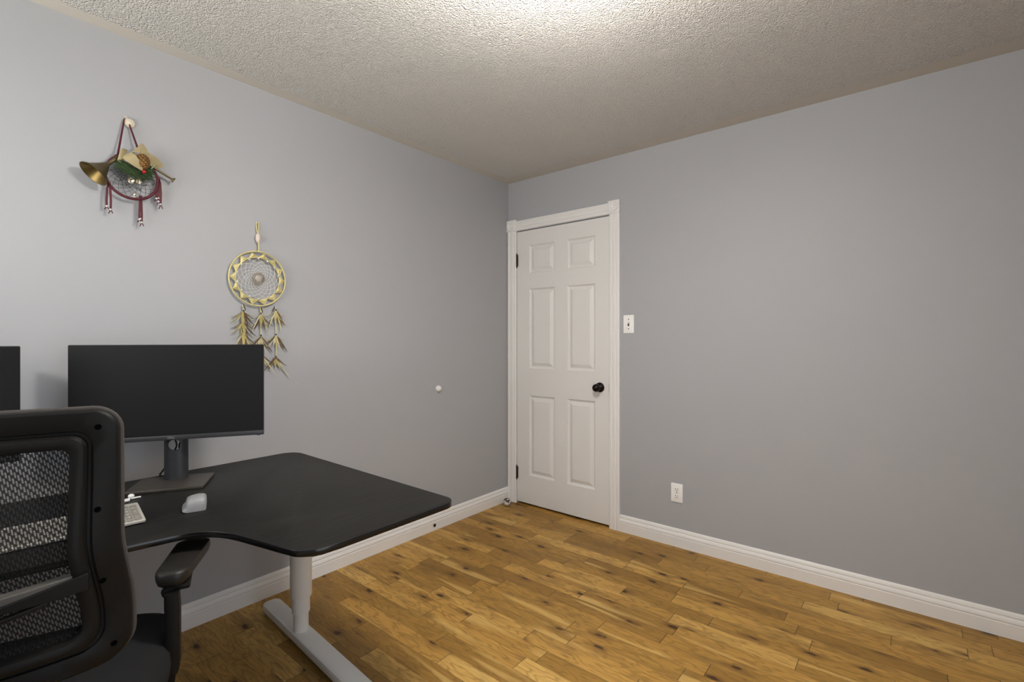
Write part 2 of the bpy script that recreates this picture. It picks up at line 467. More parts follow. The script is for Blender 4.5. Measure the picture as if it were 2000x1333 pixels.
# baseboards
BP = [(0, 0), (.0145, 0), (.0145, .057), (.0130, .0595), (.0130, .0620), (.0155, .0650), (.0150, .072), (.0125, .079), (.0095, .0835),
      (.0085, .0870), (.0108, .0890), (.0108, .0925), (.0092, .0955), (.0092, .0985), (.0050, .1055), (0, .1070)]
def extrude(mb, prof, f0, f1):
    mb.loft([[f0(a, b) for a, b in prof], [f1(a, b) for a, b in prof]])
mb = MB(); extrude(mb, BP, lambda a, b: V(a, -0.0, b), lambda a, b: V(a, Y0, b))
bbl = struct(mb.build('baseboard_left', M['trim'], ang=25), 'white moulded baseboard along the left wall below the desk', 'baseboard')
mb = MB(); extrude(mb, BP, lambda a, b: V(0.947, -a, b), lambda a, b: V(X1, -a, b))
struct(mb.build('baseboard_right', M['trim'], ang=25), 'white moulded baseboard running from the door to the right', 'baseboard')
mb = MB(); extrude(mb, BP, lambda a, b: V(X1 - a, 0, b), lambda a, b: V(X1 - a, Y0, b))
struct(mb.build('baseboard_far', M['trim'], ang=25), 'white moulded baseboard beyond the right edge of the picture', 'baseboard')

# door casing
def casing_prof(w):
    p = [(0, 0), (0, .012), (.004, .0155), (.010, .0165), (.016, .0165), (.020, .0125), (.024, .0125), (.028, .0175),
         (w * .5, .0185), (w - .028, .0175), (w - .024, .0125), (w - .020, .0125), (w - .016, .0165), (w - .010, .0165), (w - .004, .0155), (w, .012), (w, 0)]
    return p
CZ = 2.064
for i, (xa, xb) in enumerate(((0.003, 0.087), (0.872, 0.946))):
    mb = MB(); extrude(mb, casing_prof(xb - xa), lambda a, b: V(xa + a, -b, 0), lambda a, b: V(xa + a, -b, CZ))
    struct(mb.build('trim_%d' % (i + 1), M['trim'], ang=20), ['white fluted door casing on the hinge side by the corner', 'white fluted door casing on the knob side of the door'][i], 'door trim')
mb = MB(); extrude(mb, casing_prof(0.074), lambda a, b: V(0.089, -b, CZ + a), lambda a, b: V(0.870, -b, CZ + a))
struct(mb.build('trim_3', M['trim'], ang=20), 'white fluted casing across the top of the door', 'door trim')
for i, (xa, xb) in enumerate(((0.001, 0.090), (0.868, 0.949))):
    cx_, zc_ = (xa + xb) / 2, CZ + 0.0415
    mb = MB(); mb.box((cx_, -0.0115, zc_), (xb - xa, 0.023, 0.085), 0.002)
    rp = [(.034, 0), (.034, .004), (.031, .006), (.027, .004), (.023, .001), (.019, .002), (.0165, .006), (.011, .0085), (.006, .0065), (.0001, .006)]
    mb.lathe(rp, axis_mtx((cx_, -0.023, zc_), (0, -1, 0)), 28, False, True)
    struct(mb.build('trim_%d' % (i + 4), M['trim'], ang=25), ['white bullseye corner block above the hinge side of the door', 'white bullseye corner block above the knob side of the door'][i], 'door trim')

# door
door = struct(thing('door_1', '', 'door', (0.0915, 0, 0.016)), 'white six panel interior door with a black knob', 'door')
dw, dh, dt = 0.778, 2.0385, 0.035
fy_ = -0.004
def dx(x): return x - 0.0915
def dz(z): return z - 0.016
PX = [(0.206, 0.434), (0.541, 0.763)]
PZ = [(0.227, 0.824), (1.025, 1.618), (1.733, 1.941)]
xs = [0] + [dx(v) for p in PX for v in p] + [dw]
zs = [0] + [dz(v) for p in PZ for v in p] + [dh]
mb = MB()
for i in range(5):
    for j in range(7):
        a, b, c, d = xs[i], xs[i + 1], zs[j], zs[j + 1]
        if i % 2 == 1 and j % 2 == 1:
            rings = [(0, 0), (.003, .005), (.010, .0110), (.015, .0120), (.019, .0112), (.040, .0020), (.0415, .0012)]
            L = [[V(a + q, fy_ + y, c + q), V(b - q, fy_ + y, c + q), V(b - q, fy_ + y, d - q), V(a + q, fy_ + y, d - q)] for q, y in rings]
            mb.loft(L, True, False, True)
        else:
            mb.face([V(a, fy_, c), V(b, fy_, c), V(b, fy_, d), V(a, fy_, d)])
e = fy_ + dt
mb.face([V(0, e, 0), V(dw, e, 0), V(dw, e, dh), V(0, e, dh)])
mb.face([V(0, fy_, 0), V(dw, fy_, 0), V(dw, e, 0), V(0, e, 0)]); mb.face([V(0, fy_, dh), V(dw, fy_, dh), V(dw, e, dh), V(0, e, dh)])
mb.face([V(0, fy_, 0), V(0, fy_, dh), V(0, e, dh), V(0, e, 0)]); mb.face([V(dw, fy_, 0), V(dw, fy_, dh), V(dw, e, dh), V(dw, e, 0)])
bmesh.ops.remove_doubles(mb.bm, verts=mb.bm.verts[:], dist=1e-5)
mb.build('door_panel', M['door'], door, ang=12)
kn = MB()
kp = [(.0330, 0), (.0330, .003), (.0315, .006), (.026, .009), (.016, .012), (.0115, .016), (.0105, .026), (.0125, .031), (.0200, .036), (.0250, .043), (.0268, .051), (.0250, .060), (.0190, .068), (.010, .0725), (.0001, .0735)]
kn.lathe(kp, axis_mtx((dx(0.800), fy_, dz(0.921)), (0, -1, 0)), 36, True, True)
k = kn.build('door_knob', M['bronze'], door, ang=30); k['label'] = 'round black door knob on a disc rosette'
for z in (1.838, 0.233):
    h = MB(); h.lathe([(.006, -.045), (.006, .045)], Matrix.Translation((dx(0.0905), -0.009, dz(z))), 12)
    for q in (-.050, .050): h.sphere((dx(0.0905), -0.009, dz(z) + q), .0058, 10, 6)
    h.box((dx(0.0915) + .004, fy_ - .0005, dz(z)), (.012, .002, .089)); o = h.build('hinge', M['hinge'], door); o['label'] = 'dark bronze hinge'
lt = MB(); lt.box((dw + .0005, fy_ + .008, dz(0.921)), (.003, .022, .058)); o = lt.build('latch_plate', M['bronze'], door); o['label'] = 'dark latch plate on the door edge'

# ------------------------------------------------------------------ ceiling lamp (above the frame)
lamp = thing('ceiling_light', 'round flush ceiling light with glowing frosted glass, above the picture', 'ceiling light', (LAMP[0], LAMP[1], ZC))
mb = MB(); mb.lathe([(.055, 0), (.055, -.012), (.045, -.020), (.012, -.022), (.012, -.108)], None, 32); mb.build('lamp_base', M['shade'], lamp)
mb = MB(); mb.lathe([(.14 * math.sin(PI * i / 16) + .0004, -.150 + .048 * math.cos(PI * i / 16)) for i in range(8, 17)], None, 40, False, True); mb.build('lamp_shade', M['lit'], lamp)
for i in range(3):
    mb = MB(); a_ = 2 * PI * i / 3; mb.sphere((.07 * math.cos(a_), .07 * math.sin(a_), -.150), .035, 20, 12); mb.build('bulb', M['bulb'], lamp)

# ------------------------------------------------------------------ wall plates and small fittings
sw = thing('light_switch', 'white toggle light switch plate on the wall right of the door', 'light switch', (1.007, 0, 1.339))
mb = MB(); slab(mb, rrect(.073, .118, .004, 4), 0, .006, .003, lambda x, y, z: V(x, -z, y)); mb.build('plate', M['plate'], sw)
mb = MB(); mb.box((0, -.0065, 0), (.0105, .002, .024), .0006); mb.build('toggle_slot', M['slot'], sw)
mb = MB(); mb.box((0, -.012, .0045), (.0085, .016, .010), .002, Matrix.Rotation(R(-25), 4, 'X')); mb.build('toggle', M['plate'], sw)
for z in (.030, -.030):
    mb = MB(); mb.lathe([(.0034, 0), (.0034, .0012), (.002, .0018)], axis_mtx((0, -.006, z), (0, -1, 0)), 12); mb.build('screw', M['stand'], sw)
ol = thing('power_outlet', 'white double wall outlet low on the right wall above the baseboard', 'outlet', (1.3195, 0, 0.321))
mb = MB(); slab(mb, rrect(.071, .113, .004, 4), 0, .006, .003, lambda x, y, z: V(x, -z, y)); mb.build('plate', M['plate'], ol)
for z in (.0205, -.0205):
    mb = MB()
    pts = []
    for i in range(28):
        a = 2 * PI * i / 28
        pts.append((.0172 * math.cos(a), max(-.0138, min(.0138, .0172 * math.sin(a)))))
    slab(mb, pts, .005, .0078, .0008, lambda x, y, q: V(x, -q, y + z))
    f = mb.build('receptacle', M['plate'], ol)
    mb = MB()
    mb.box((-.0065, -.0077, z + .0035), (.0022, .0012, .0085)); mb.box((.0065, -.0077, z + .0035), (.0022, .0012, .007))
    mb.lathe([(.0026, 0), (.0026, .0012)], axis_mtx((0, -.0071, z - .0075), (0, -1, 0)), 12)
    mb.build('slots', M['slot'], f)
mb = MB(); mb.lathe([(.003, 0), (.003, .001), (.002, .0016)], axis_mtx((0, -.006, 0), (0, -1, 0)), 12); mb.build('screw', M['stand'], ol)
bp = thing('door_bumper', 'round white knob bumper on the left wall between desk and door', 'door stop', (0, -0.722, 0.917))
mb = MB(); mb.lathe([(.0215, 0), (.0215, .004), (.0205, .010), (.017, .017), (.010, .022), (.0001, .0235)], axis_mtx((0, 0, 0), (1, 0, 0)), 28); mb.build('dome', M['white'], bp)
bl = MB(); bl.sphere((0, 0, 0), .029, 24, 16); o = bl.build('ball', M['ball'], loc=(.078, -.108, .029), rot=(.4, .9, .3)); tag(o, 'small white ball with grey patches on the floor in the room corner', 'ball')
cj = thing('cable_outlet', 'small round metal cable socket in the left baseboard beyond the desk', 'cable socket', (0.0145, -0.765, 0.034))
mb = MB(); mb.lathe([(.0105, 0), (.0105, .003), (.0095, .004), (.007, .004), (.007, .002)], axis_mtx((0, 0, 0), (1, 0, 0)), 18); mb.build('collar', M['hinge'], cj)
mb = MB(); mb.lathe([(.007, 0), (.0068, .0028), (.0012, .0028), (.0012, .006), (.0001, .0062)], axis_mtx((0, 0, 0), (1, 0, 0)), 18); mb.build('socket', M['slot'], cj)

# ------------------------------------------------------------------ desk
ZT, TH = 0.705, 0.018
desk = thing('standing_desk', 'black corner desk with a curved front edge and white column legs', 'desk', (0.46, -2.55, 0))
OX, OY = 0.46, -2.55
def arc(cx, cy, r, a0, a1, n):
    return [(cx + r * math.cos(R(a0 + (a1 - a0) * i / n)), cy + r * math.sin(R(a0 + (a1 - a0) * i / n))) for i in range(n + 1)]
def cat(p0, p1, p2, p3, n):
    out = []
    for i in range(n):
        t = i / n
        out.append(tuple(0.5 * ((2 * p1[k]) + (-p0[k] + p2[k]) * t + (2 * p0[k] - 5 * p1[k] + 4 * p2[k] - p3[k]) * t * t + (-p0[k] + 3 * p1[k] - 3 * p2[k] + p3[k]) * t ** 3) for k in (0, 1)))
    return out
XB, YE, XW = 0.107, -1.738, 1.232
front = [(1.20, -2.268), (1.155, -2.285), (1.04, -2.312), (.939, -2.338), (.880, -2.372), (.848, -2.420), (.834, -2.484), (.822, -2.56), (.806, -2.66), (.788, -2.767), (.772, -2.90), (.764, -3.05), (.762, -3.20)]
out = []
out += arc(XB + .05, -3.345 + .05, .05, 180, 270, 6)
out += arc(.762 - .06, -3.345 + .06, .06, 270, 360, 6)
fr = list(reversed(front))
fr = [(.762, -3.28)] + fr + [(1.236, -2.215)]
for i in range(1, len(fr) - 2): out += cat(fr[i - 1], fr[i], fr[i + 1], fr[i + 2], 4)
# rounded front corner then straight end edge
out += cat((1.155, -2.285), (1.200, -2.268), (1.230, -2.225), (XW + .003, -2.16), 5)
out += [(1.230, -2.225), (XW + .002, -2.17)]
out += arc(XW - .055, YE - .055, .055, 0, 90, 8)
out += arc(XB + .075, YE - .070, .070, 90, 180, 8)
# drop near-duplicates
cl = [out[0]]
for p in out[1:]:
    if (Vector(p) - Vector(cl[-1])).length > .004: cl.append(p)
outline = [(x - OX, y - OY) for x, y in cl]
mb = MB(); slab(mb, outline, ZT - TH, ZT, .0018)
o = mb.build('desktop', [M['desk'], M['desk_edge']], desk, ang=50)
for p in o.data.polygons:
    if abs(p.normal.z) < .5: p.material_index = 1
def desk_leg(xc, yc, tilt, x_near, x_far):
    lg = MB()
    m = Matrix.Translation((xc - OX, yc - OY, 0))
    lg.lathe([(.0295, .04), (.0295, .125)], m, 32, True, False)
    lg.lathe([(.0295, .119), (.0345, .119), (.0350, .122), (.0350, .190)], m, 32, False, False)
    lg.lathe([(.0350, .183), (.0405, .183), (.0420, .187), (.0420, ZT - TH - .03)], m, 32, False, True)
    leg = lg.build('leg', M['white_metal'], desk, ang=30)
    ft = MB()
    L = x_far - x_near; cx_ = (x_far + x_near) / 2 - xc
    rm = m @ Matrix.Rotation(tilt, 4, 'Z')
    slab(ft, rrect(L, .076, .030, 8, cx_, 0), .012, .044, .004, lambda x, y, z: rm @ V(x, y, z))
    ft.build('foot', M['white_metal'], leg, ang=30)
    for q in (x_near + .06 - xc, x_far - .06 - xc):
        gl = MB(); gl.lathe([(.018, 0), (.018, .014)], rm @ Matrix.Translation((q, 0, 0)), 16); gl.build('glide', M['plastic'], leg)
    br = MB(); br.box((xc - OX, yc - OY, ZT - TH - .016), (.50, .07, .032), .004); br.build('bracket', M['white_metal'], leg)
desk_leg(.455, -1.884, R(-3.6), .125, 1.02)
desk_leg(.455, -3.20, 0, .125, .80)
mb = MB(); mb.box((0, (-1.884 - 3.20) / 2 - OY, ZT - TH - .05), (.09, 1.25, .035), .004); mb.build('crossbeam', M['white_metal'], desk)

# ------------------------------------------------------------------ monitors
def make_monitor(label, loc, rz, group=None, lift=0.0):
    t = thing('monitor', label, 'monitor', loc, rz, group)
    W, Hh, zb = .610, .352, .167
    mb = MB(); slab(mb, rrect(.238, .190, .004, 3), 0.0, .010, .002); mb.build('base', M['base'], t)
    # hollow column, convex front, with a cable hole
    Wn, z0, z1, hr, hz = .078, .010, .300, .020, .142
    N = 72
    def rect_pt(a):
        c, s_ = math.cos(a), math.sin(a)
        k = 1e9
        if abs(c) > 1e-6: k = min(k, (Wn / 2) / abs(c))
        if s_ > 1e-6: k = min(k, (z1 - hz) / s_)
        if s_ < -1e-6: k = min(k, (hz - z0) / -s_)
        return k * c, k * s_
    angs = sorted([2 * PI * i / N for i in range(N)] + [math.atan2(z1 - hz, Wn / 2), PI - math.atan2(z1 - hz, Wn / 2), 2 * PI - math.atan2(hz - z0, Wn / 2), PI + math.atan2(hz - z0, Wn / 2)])
    def bend(x, z, th):
        u = max(-1, min(1, x / (Wn / 2) * .985))
        return V(x, .052 - .030 * math.sqrt(1 - u * u) + th, z)
    def ring(q, th):
        res = []
        for a in angs:
            rx, rz_ = rect_pt(a)
            hx, hz_ = hr * math.cos(a), hr * math.sin(a)
            res.append(bend(hx + (rx - hx) * q, hz + hz_ + (rz_ - hz_) * q, th))
        return res
    qs = [0, .15, .3, .5, .75, 1]
    mb = MB()
    L = [ring(q, 0) for q in qs] + [ring(q, .005) for q in reversed(qs)]
    mb.loft(L, ring=True)
    neck = mb.build('neck', M['stand'], t, ang=40)
    mb = MB(); mb.box((0, .050, zb + .17), (.11, .05, .11), .006); mb.build('mount', M['shell'], t)
    zc = zb + Hh / 2
    mb = MB(); slab(mb, rrect(W, Hh, .004, 3, 0, zc), 0, .012, .002, lambda x, y, z: V(x, -.010 + z, y))
    slab(mb, rrect(W - .16, Hh - .12, .02, 4, 0, zc), 0, .028, .008, lambda x, y, z: V(x, .002 + z, y))
    mb.build('housing', M['shell'], t)
    mb = MB(); mb.box((0, -.0103, zb + .0175 + (Hh - .0175) / 2), (W - .004, .002, Hh - .0175 - .004)); mb.build('screen', M['screen'], t)
    mb = MB(); mb.box((0, -.0116, zb + .009), (W, .0045, .0175), .0012); bz = mb.build('bottom_bezel', M['bezel'], t); bz['label'] = 'lighter graphite strip below the screen'
    cu = bpy.data.curves.new('logo', 'FONT'); cu.body = 'DELL'; cu.size = .0105; cu.align_x = 'CENTER'; cu.extrude = .0002
    to = bpy.data.objects.new('tmp', cu); COL.objects.link(to)
    me = bpy.data.meshes.new_from_object(to.evaluated_get(C.evaluated_depsgraph_get()))
    bpy.data.objects.remove(to); me.materials.clear(); me.materials.append(M['logo'])
    lo = bpy.data.objects.new('logo', me); COL.objects.link(lo); lo.parent = bz
    lo.rotation_euler = (R(90), 0, 0); lo.location = (0, -.0141, zb + .0055)
    mb = MB(); mb.box((W / 2 - .018, -.010, zb - .0008), (.012, .006, .0022), .0005); mb.build('power_button', M['bezel'], t)
    return t
mR = make_monitor('black flat monitor facing the chair, right of the two, whole screen in view', (.288, -2.290, ZT), R(60), 'two black monitors on the desk')
mL = make_monitor('black monitor cut off by the left edge of the picture', (.335, -2.990, ZT), R(100), 'two black monitors on the desk')
def wp(rz, loc, p):
    return Matrix.Translation(loc) @ Matrix.Rotation(rz, 4, 'Z') @ Vector(p)
def smooth_path(pts, n=8):
    out = []
    P = [Vector(p) for p in pts]; P = [P[0]] + P + [P[-1]]
    for i in range(1, len(P) - 2):
        p0, p1, p2, p3 = P[i - 1:i + 3]
        for k in range(n):
            t = k / n
            out.append(.5 * ((2 * p1) + (p2 - p0) * t + (2 * p0 - 5 * p1 + 4 * p2 - p3) * t * t + (3 * p1 - p0 - 3 * p2 + p3) * t ** 3))
    out.append(P[-2]); return out
ML = (.288, -2.290, ZT)
for i, pts in enumerate(([(-.050, .058, .20), (-.016, .064, .168), (-.002, .062, .135), (-.016, .066, .10), (-.050, .115, .045), (-.082, .165, .004), (-.10, .225, -.03), (-.10, .232, -.25)],
                         [(.095, .060, .20), (.050, .068, .165), (.010, .062, .142), (.004, .074, .10), (-.022, .128, .045), (-.052, .175, .004), (-.07, .225, -.03), (-.07, .232, -.25)])):
    mb = MB(); mb.tube(smooth_path([wp(R(60), ML, p) for p in pts]), .0032, 8)
    tag(mb.build('monitor_cable', M['cable']), ['black cable behind the right monitor stand, entering its hole from the left', 'black cable behind the right monitor stand, entering its hole from the right'][i], 'cable', 'cables behind the monitor stand')

# ------------------------------------------------------------------ keyboard
KT = R(9.5)
kb = thing('keyboard', 'slim silver keyboard with grey keys on the desk behind the chair', 'keyboard', (.672, -2.463, ZT + .0032), rot=(KT, 0, R(86)))
mb = MB(); slab(mb, rrect(.430, .131, .006, 4, -.215, .0655), 0, .008, .0018); mb.build('body', M['kbody'], kb)
mb = MB(); mb.tube([(-.40, .118, -.010), (-.03, .118, -.010)], .0105, 12); mb.build('rear_foot', M['kbody'], kb)
P = .0187
keycol = []
rows = [[1.25, 1.25, 1.25, 6.25, 1.25, 1.25, 1.25, 1.25], [2.25] + [1] * 10 + [2.75], [1.75] + [1] * 11 + [2.25], [1.5] + [1] * 12 + [1.5], [1] * 13 + [2], [1] * 15]
legend = {(1, 0): '1', (1, 1): '2', (1, 2): '3', (2, 0): '4', (2, 1): '5', (2, 2): '6', (3, 0): '7', (3, 1): '8', (3, 2): '9', (4, 1): '/', (4, 2): '*', (4, 3): '-', (0, 1): '.', (0, 0): '0'}
x0 = -.430 + .008
dg = None
def add_key(xa, ya, wx, wy, txt=None):
    mb = MB(); slab(mb, rrect(wx - .0026, wy - .0026, .002, 2, xa + wx / 2, ya + wy / 2), .008, .0100, .0006)
    k = mb.build('key', M['key'], kb)
    if txt:
        cu = bpy.data.curves.new('legend', 'FONT'); cu.body = txt; cu.size = .0095; cu.align_x = 'CENTER'
        to = bpy.data.objects.new('tmp', cu); COL.objects.link(to)
        me = bpy.data.meshes.new_from_object(to.evaluated_get(C.evaluated_depsgraph_get()))
        bpy.data.objects.remove(to); me.materials.clear(); me.materials.append(M['white'])
        lo = bpy.data.objects.new('legend', me); COL.objects.link(lo); lo.parent = k
        lo.location = (xa + wx / 2, ya + wy / 2 - .0032, .01015)
def row_y(r): return .0075 + r * P
for r, ws in enumerate(rows):
    x = x0; hgt = P if r < 5 else .0125
    for w_ in ws:
        add_key(x, row_y(r), w_ * P, hgt); x += w_ * P
NX = -.007 - 4 * P
for r in range(6):
    hgt = P if r < 5 else .0125
    for c in range(4):
        if c == 3 and r in (0, 1, 2, 3):
            if r == 0: add_key(NX + 3 * P, row_y(0), P, 2 * P, '=')
            if r == 2: add_key(NX + 3 * P, row_y(2), P, 2 * P, '+')
            continue
        if r == 0 and c == 1: continue
        if r == 0 and c == 0: add_key(NX, row_y(0), 2 * P, hgt, '0'); continue
        tx = legend.get((r, c)) if r < 5 else None
        if r == 0 and c == 2: tx = '.'
        add_key(NX + c * P, row_y(r), P, hgt, tx)
NV = NX - .004 - 2 * P
for r in (0, 3, 4):
    for c in range(2): add_key(NV + c * P, row_y(r), P, P)

# white wired earbud behind the keyboard
eb = thing('earbud', 'white wired earbud lying between the keyboard and monitor base', 'earphone', (.372, -2.432, ZT))
mb = MB(); mb.sphere((0, 0, .012), .0115, 16, 10, scale=(1, 1, .8)); mb.lathe([(.006, -.002), (.0075, .004), (.006, .010)], axis_mtx((.004, 0, .008), (1, .2, 0)), 14); mb.build('bud', M['white'], eb)
mb = MB(); mb.tube(smooth_path([(.012, .030, .0045), (.010, .008, .0045), (.008, -.02, .004), (.02, -.06, .003), (.03, -.10, .003), (.035, -.2, .003)]), [.0035] * 41, 8); mb.build('wire', M['white'], eb)
mb = MB(); mb.tube(smooth_path([(.03, -.012, .005), (.035, -.05, .005), (.04, -.09, .004)]), .005, 8); mb.build('remote', M['white'], eb)
eb.scale = (.82, .82, .82)

# ------------------------------------------------------------------ mouse
ms = thing('mouse', 'pale grey sculpted computer mouse on the black desk beside the keyboard', 'mouse', (.630, -2.322, ZT), R(162 - 90))
MS = .86
sec = [(-.037, .001), (-.0425, .005), (-.0415, .010), (-.0355, .016), (-.0310, .026), (-.0285, .036), (-.0245, .0425), (-.016, .0465), (-.002, .0495), (.012, .0505), (.024, .0490), (.0315, .0450), (.0345, .038), (.0350, .024), (.0350, .010), (.034, .001)]
prof = [(-.062, .40, .60), (-.061, .62, .80), (-.057, .82, .91), (-.046, .95, .97), (-.030, .99, .98), (-.012, 1.0, 1.0), (.010, .93, 1.0), (.030, .80, .97), (.046, .66, .93), (.056, .52, .86), (.061, .36, .74), (.063, .22, .6)]
mb = MB()
mb.loft([[V(x * sx, y, max(.001, z * sz)) * MS for x, z in sec] for y, sz, sx in prof]); mb.build('shell', M['mouse'], ms, ang=60)
mb = MB(); mb.lathe([(.010, -.004), (.0115, -.002), (.0115, .002), (.010, .004)], axis_mtx((.002, .038, .0185), (1, 0, 0)), 20); mb.build('scroll_wheel', M['mouse_dark'], ms)
mb = MB(); mb.box((-.0222, .012, .027), (.003, .026, .005), .0012); mb.build('side_button', M['mouse_dark'], ms)

# ------------------------------------------------------------------ office chair
ch = thing('office_chair', 'black mesh back office chair seen from behind, pushed up to the desk', 'office chair', (1.124 - .934 * .27, -2.856 + .358 * .27, 0), R(69))
BK = -.27
def sstep(a, b, x):
    t = max(0, min(1, (x - a) / (b - a))); return t * t * (3 - 2 * t)
def flare(z): return .016 * sstep(.88, .70, z)
def backy(x, z):
    s = .008 + .052 * sstep(1.10, .82, z)
    return BK + .022 * sstep(.86, .70, z) - .006 * sstep(.95, 1.11, z) - s * (1 - min(1, (x / .24) ** 2))
def outline_b(ins):
    hw, zt, zb, rt, rb = .2365 - ins, 1.112 - ins, .612 + ins, max(.012, .042 - ins * .35), max(.014, .050 - ins * .35)
    r = []
    for f in (0, .2, .4, .6, .8): r.append((f * (hw - rt), zt))
    for i in range(8):
        a = R(90 - 90 * i / 7); r.append((hw - rt + rt * math.cos(a), zt - rt + rt * math.sin(a)))
    for i in range(1, 18):
        r.append((hw, zt - rt + (zb + rb - zt + rt) * i / 18))
    for i in range(8):
        a = R(-90 * i / 7); r.append((hw - rb + rb * math.cos(a), zb + rb + rb * math.sin(a)))
    for f in (.8, .6, .4, .2): r.append((f * (hw - rb), zb))
    r = [(x + flare(z) * min(1, x / .15), z) for x, z in r]
    left = [(-x, z) for x, z in reversed(r[1:])]
    return r + [(0, zb)] + left
LO = [(.004, .020), (.000, .012), (.000, .003), (.002, -.002), (.006, -.005), (.037, -.006), (.0395, -.0045), (.041, .000), (.0455, .000), (.0475, -.009), (.0500, -.0145), (.054, -.0165), (.062, -.0165), (.068, -.014), (.0705, -.008), (.0705, .018)]
mb = MB()
mb.loft([[V(x, backy(x, z) + dy, z) for x, z in outline_b(i_)] for i_, dy in LO], ring=True)
fr_ = mb.build('back_frame', M['plastic'], ch, ang=32)
mb = MB(); mb.tube([V(x, backy(x, z) + .019, z) for x, z in outline_b(.002)], .0065, 8, closed=True); o = mb.build('back_edging', M['border'], ch); o['label'] = 'grey fabric edging around the chair back'
# screw holes: flat black discs, the shade inside put into the colour
for (x, z) in ((.206, 1.078), (.206, .922), (.212, .782), (.226, .648), (-.206, 1.078), (-.206, .922), (-.212, .782), (-.226, .648)):
    e_ = .004
    nx = (backy(x + e_, z) - backy(x - e_, z)) / (2 * e_); nz = (backy(x, z + e_) - backy(x, z - e_)) / (2 * e_)
    nn = V(nx, -1, nz).normalized(); xi = x * 1.0
    mb = MB(); mb.lathe([(.0054, -.003), (.0054, .0003), (.0001, .0003)], axis_mtx(V(x, backy(x, z) - .0057, z) + nn * .0002, nn), 16)
    mb.build('screw_hole_shade', M['hole'], fr_)
# mesh
bm = bmesh.new(); uvl = bm.loops.layers.uv.new('UVMap')
NX_, NZ_ = 24, 30
g = [[bm.verts.new((x, backy(x, z) + .010, z)) for x in [(-.182 + .364 * i / NX_) for i in range(NX_ + 1)]] for z in [(.668 + .388 * j / NZ_) for j in range(NZ_ + 1)]]
for j in range(NZ_):
    for i in range(NX_):
        f = bm.faces.new((g[j][i], g[j][i + 1], g[j + 1][i + 1], g[j + 1][i]))
        for lp in f.loops: lp[uvl].uv = (lp.vert.co.x + .5, lp.vert.co.z)
me = bpy.data.meshes.new('back_mesh'); bm.to_mesh(me); bm.free(); me.materials.append(M['mesh'])
for p in me.polygons: p.use_smooth = True
o = bpy.data.objects.new('back_mesh', me); COL.objects.link(o); o.parent = ch; o['label'] = 'see-through black mesh fabric of the chair back'
# lumbar brace: curved ledge and lower rib
def sweep_bar(name, zlo, zhi, hx, d0, d1, m, parent=ch):
    mb = MB(); L = []
    n = 32
    for i in range(n + 1):
        x = -hx + 2 * hx * i / n
        a_, b_ = zlo(abs(x)), zhi(abs(x)); y = backy(x, (a_ + b_) / 2); r_ = min(.0015, (b_ - a_) * .3)
        L.append([V(x, y + d0, a_ + r_), V(x, y + d0 + r_, a_), V(x, y + d1, a_), V(x, y + d1, b_), V(x, y + d0 + r_, b_), V(x, y + d0, b_ - r_)])
    mb.loft(L); return mb.build(name, m, parent, ang=30)
lb = sweep_bar('lumbar_support', lambda x: .7785 + .10 * x, lambda x: .7945 + .10 * x, .174, -.016, .009, M['grey_plastic']); lb['label'] = 'worn grey curved lumbar pad'
sweep_bar('lumbar_brace', lambda x: .7775 + .05 * max(0, x - .14), lambda x: .7835 + .205 * max(0, x - .055), .196, -.024, -.012, M['plastic'])
sweep_bar('lumbar_rib', lambda x: .744 + .20 * x, lambda x: .7515 + .20 * x, .145, -.030, -.014, M['plastic'])
mb = MB(); mb.loft([[V(sx * w_, y + d, z) for sx, d in ((-1, 0), (1, 0), (1, .03), (-1, .03))] for w_, y, z in ((.03, BK - .085, .80), (.035, BK - .085, .70), (.04, BK - .07, .58), (.045, BK - .02, .47), (.05, BK + .10, .375), (.05, BK + .22, .36))]); mb.build('back_spine', M['plastic'], ch)
# seat
def sell(hx, y0, y1, p, n=48, cx=0):
    yc, hy_ = (y0 + y1) / 2, (y1 - y0) / 2
    r = []
    for i in range(n):
        a = 2 * PI * i / n
        c, s_ = math.cos(a), math.sin(a)
        r.append((cx + hx * math.copysign(abs(c) ** (2 / p), c), yc + hy_ * math.copysign(abs(s_) ** (2 / p), s_)))
    return r
mb = MB()
L = []
for ins, z in ((.04, .395), (.012, .402), (.002, .418), (.0, .440), (.003, .462), (.014, .478), (.042, .486), (.12, .489), (.20, .487)):
    L.append([V(x, y, z - .02 * sstep(.14, .25, y)) for x, y in sell(.294 - ins, -.225 + ins, .285 - ins, 4.5)])
mb.loft(L); mb.build('seat', M['fabric'], ch, ang=50)
mb = MB(); slab(mb, sell(.24, -.19, .24, 5), .375, .398, .004); mb.build('seat_pan', M['plastic'], ch)
mb = MB(); mb.box((0, .03, .345), (.16, .26, .06), .01); mb.build('tilt_mechanism', M['plastic'], ch)
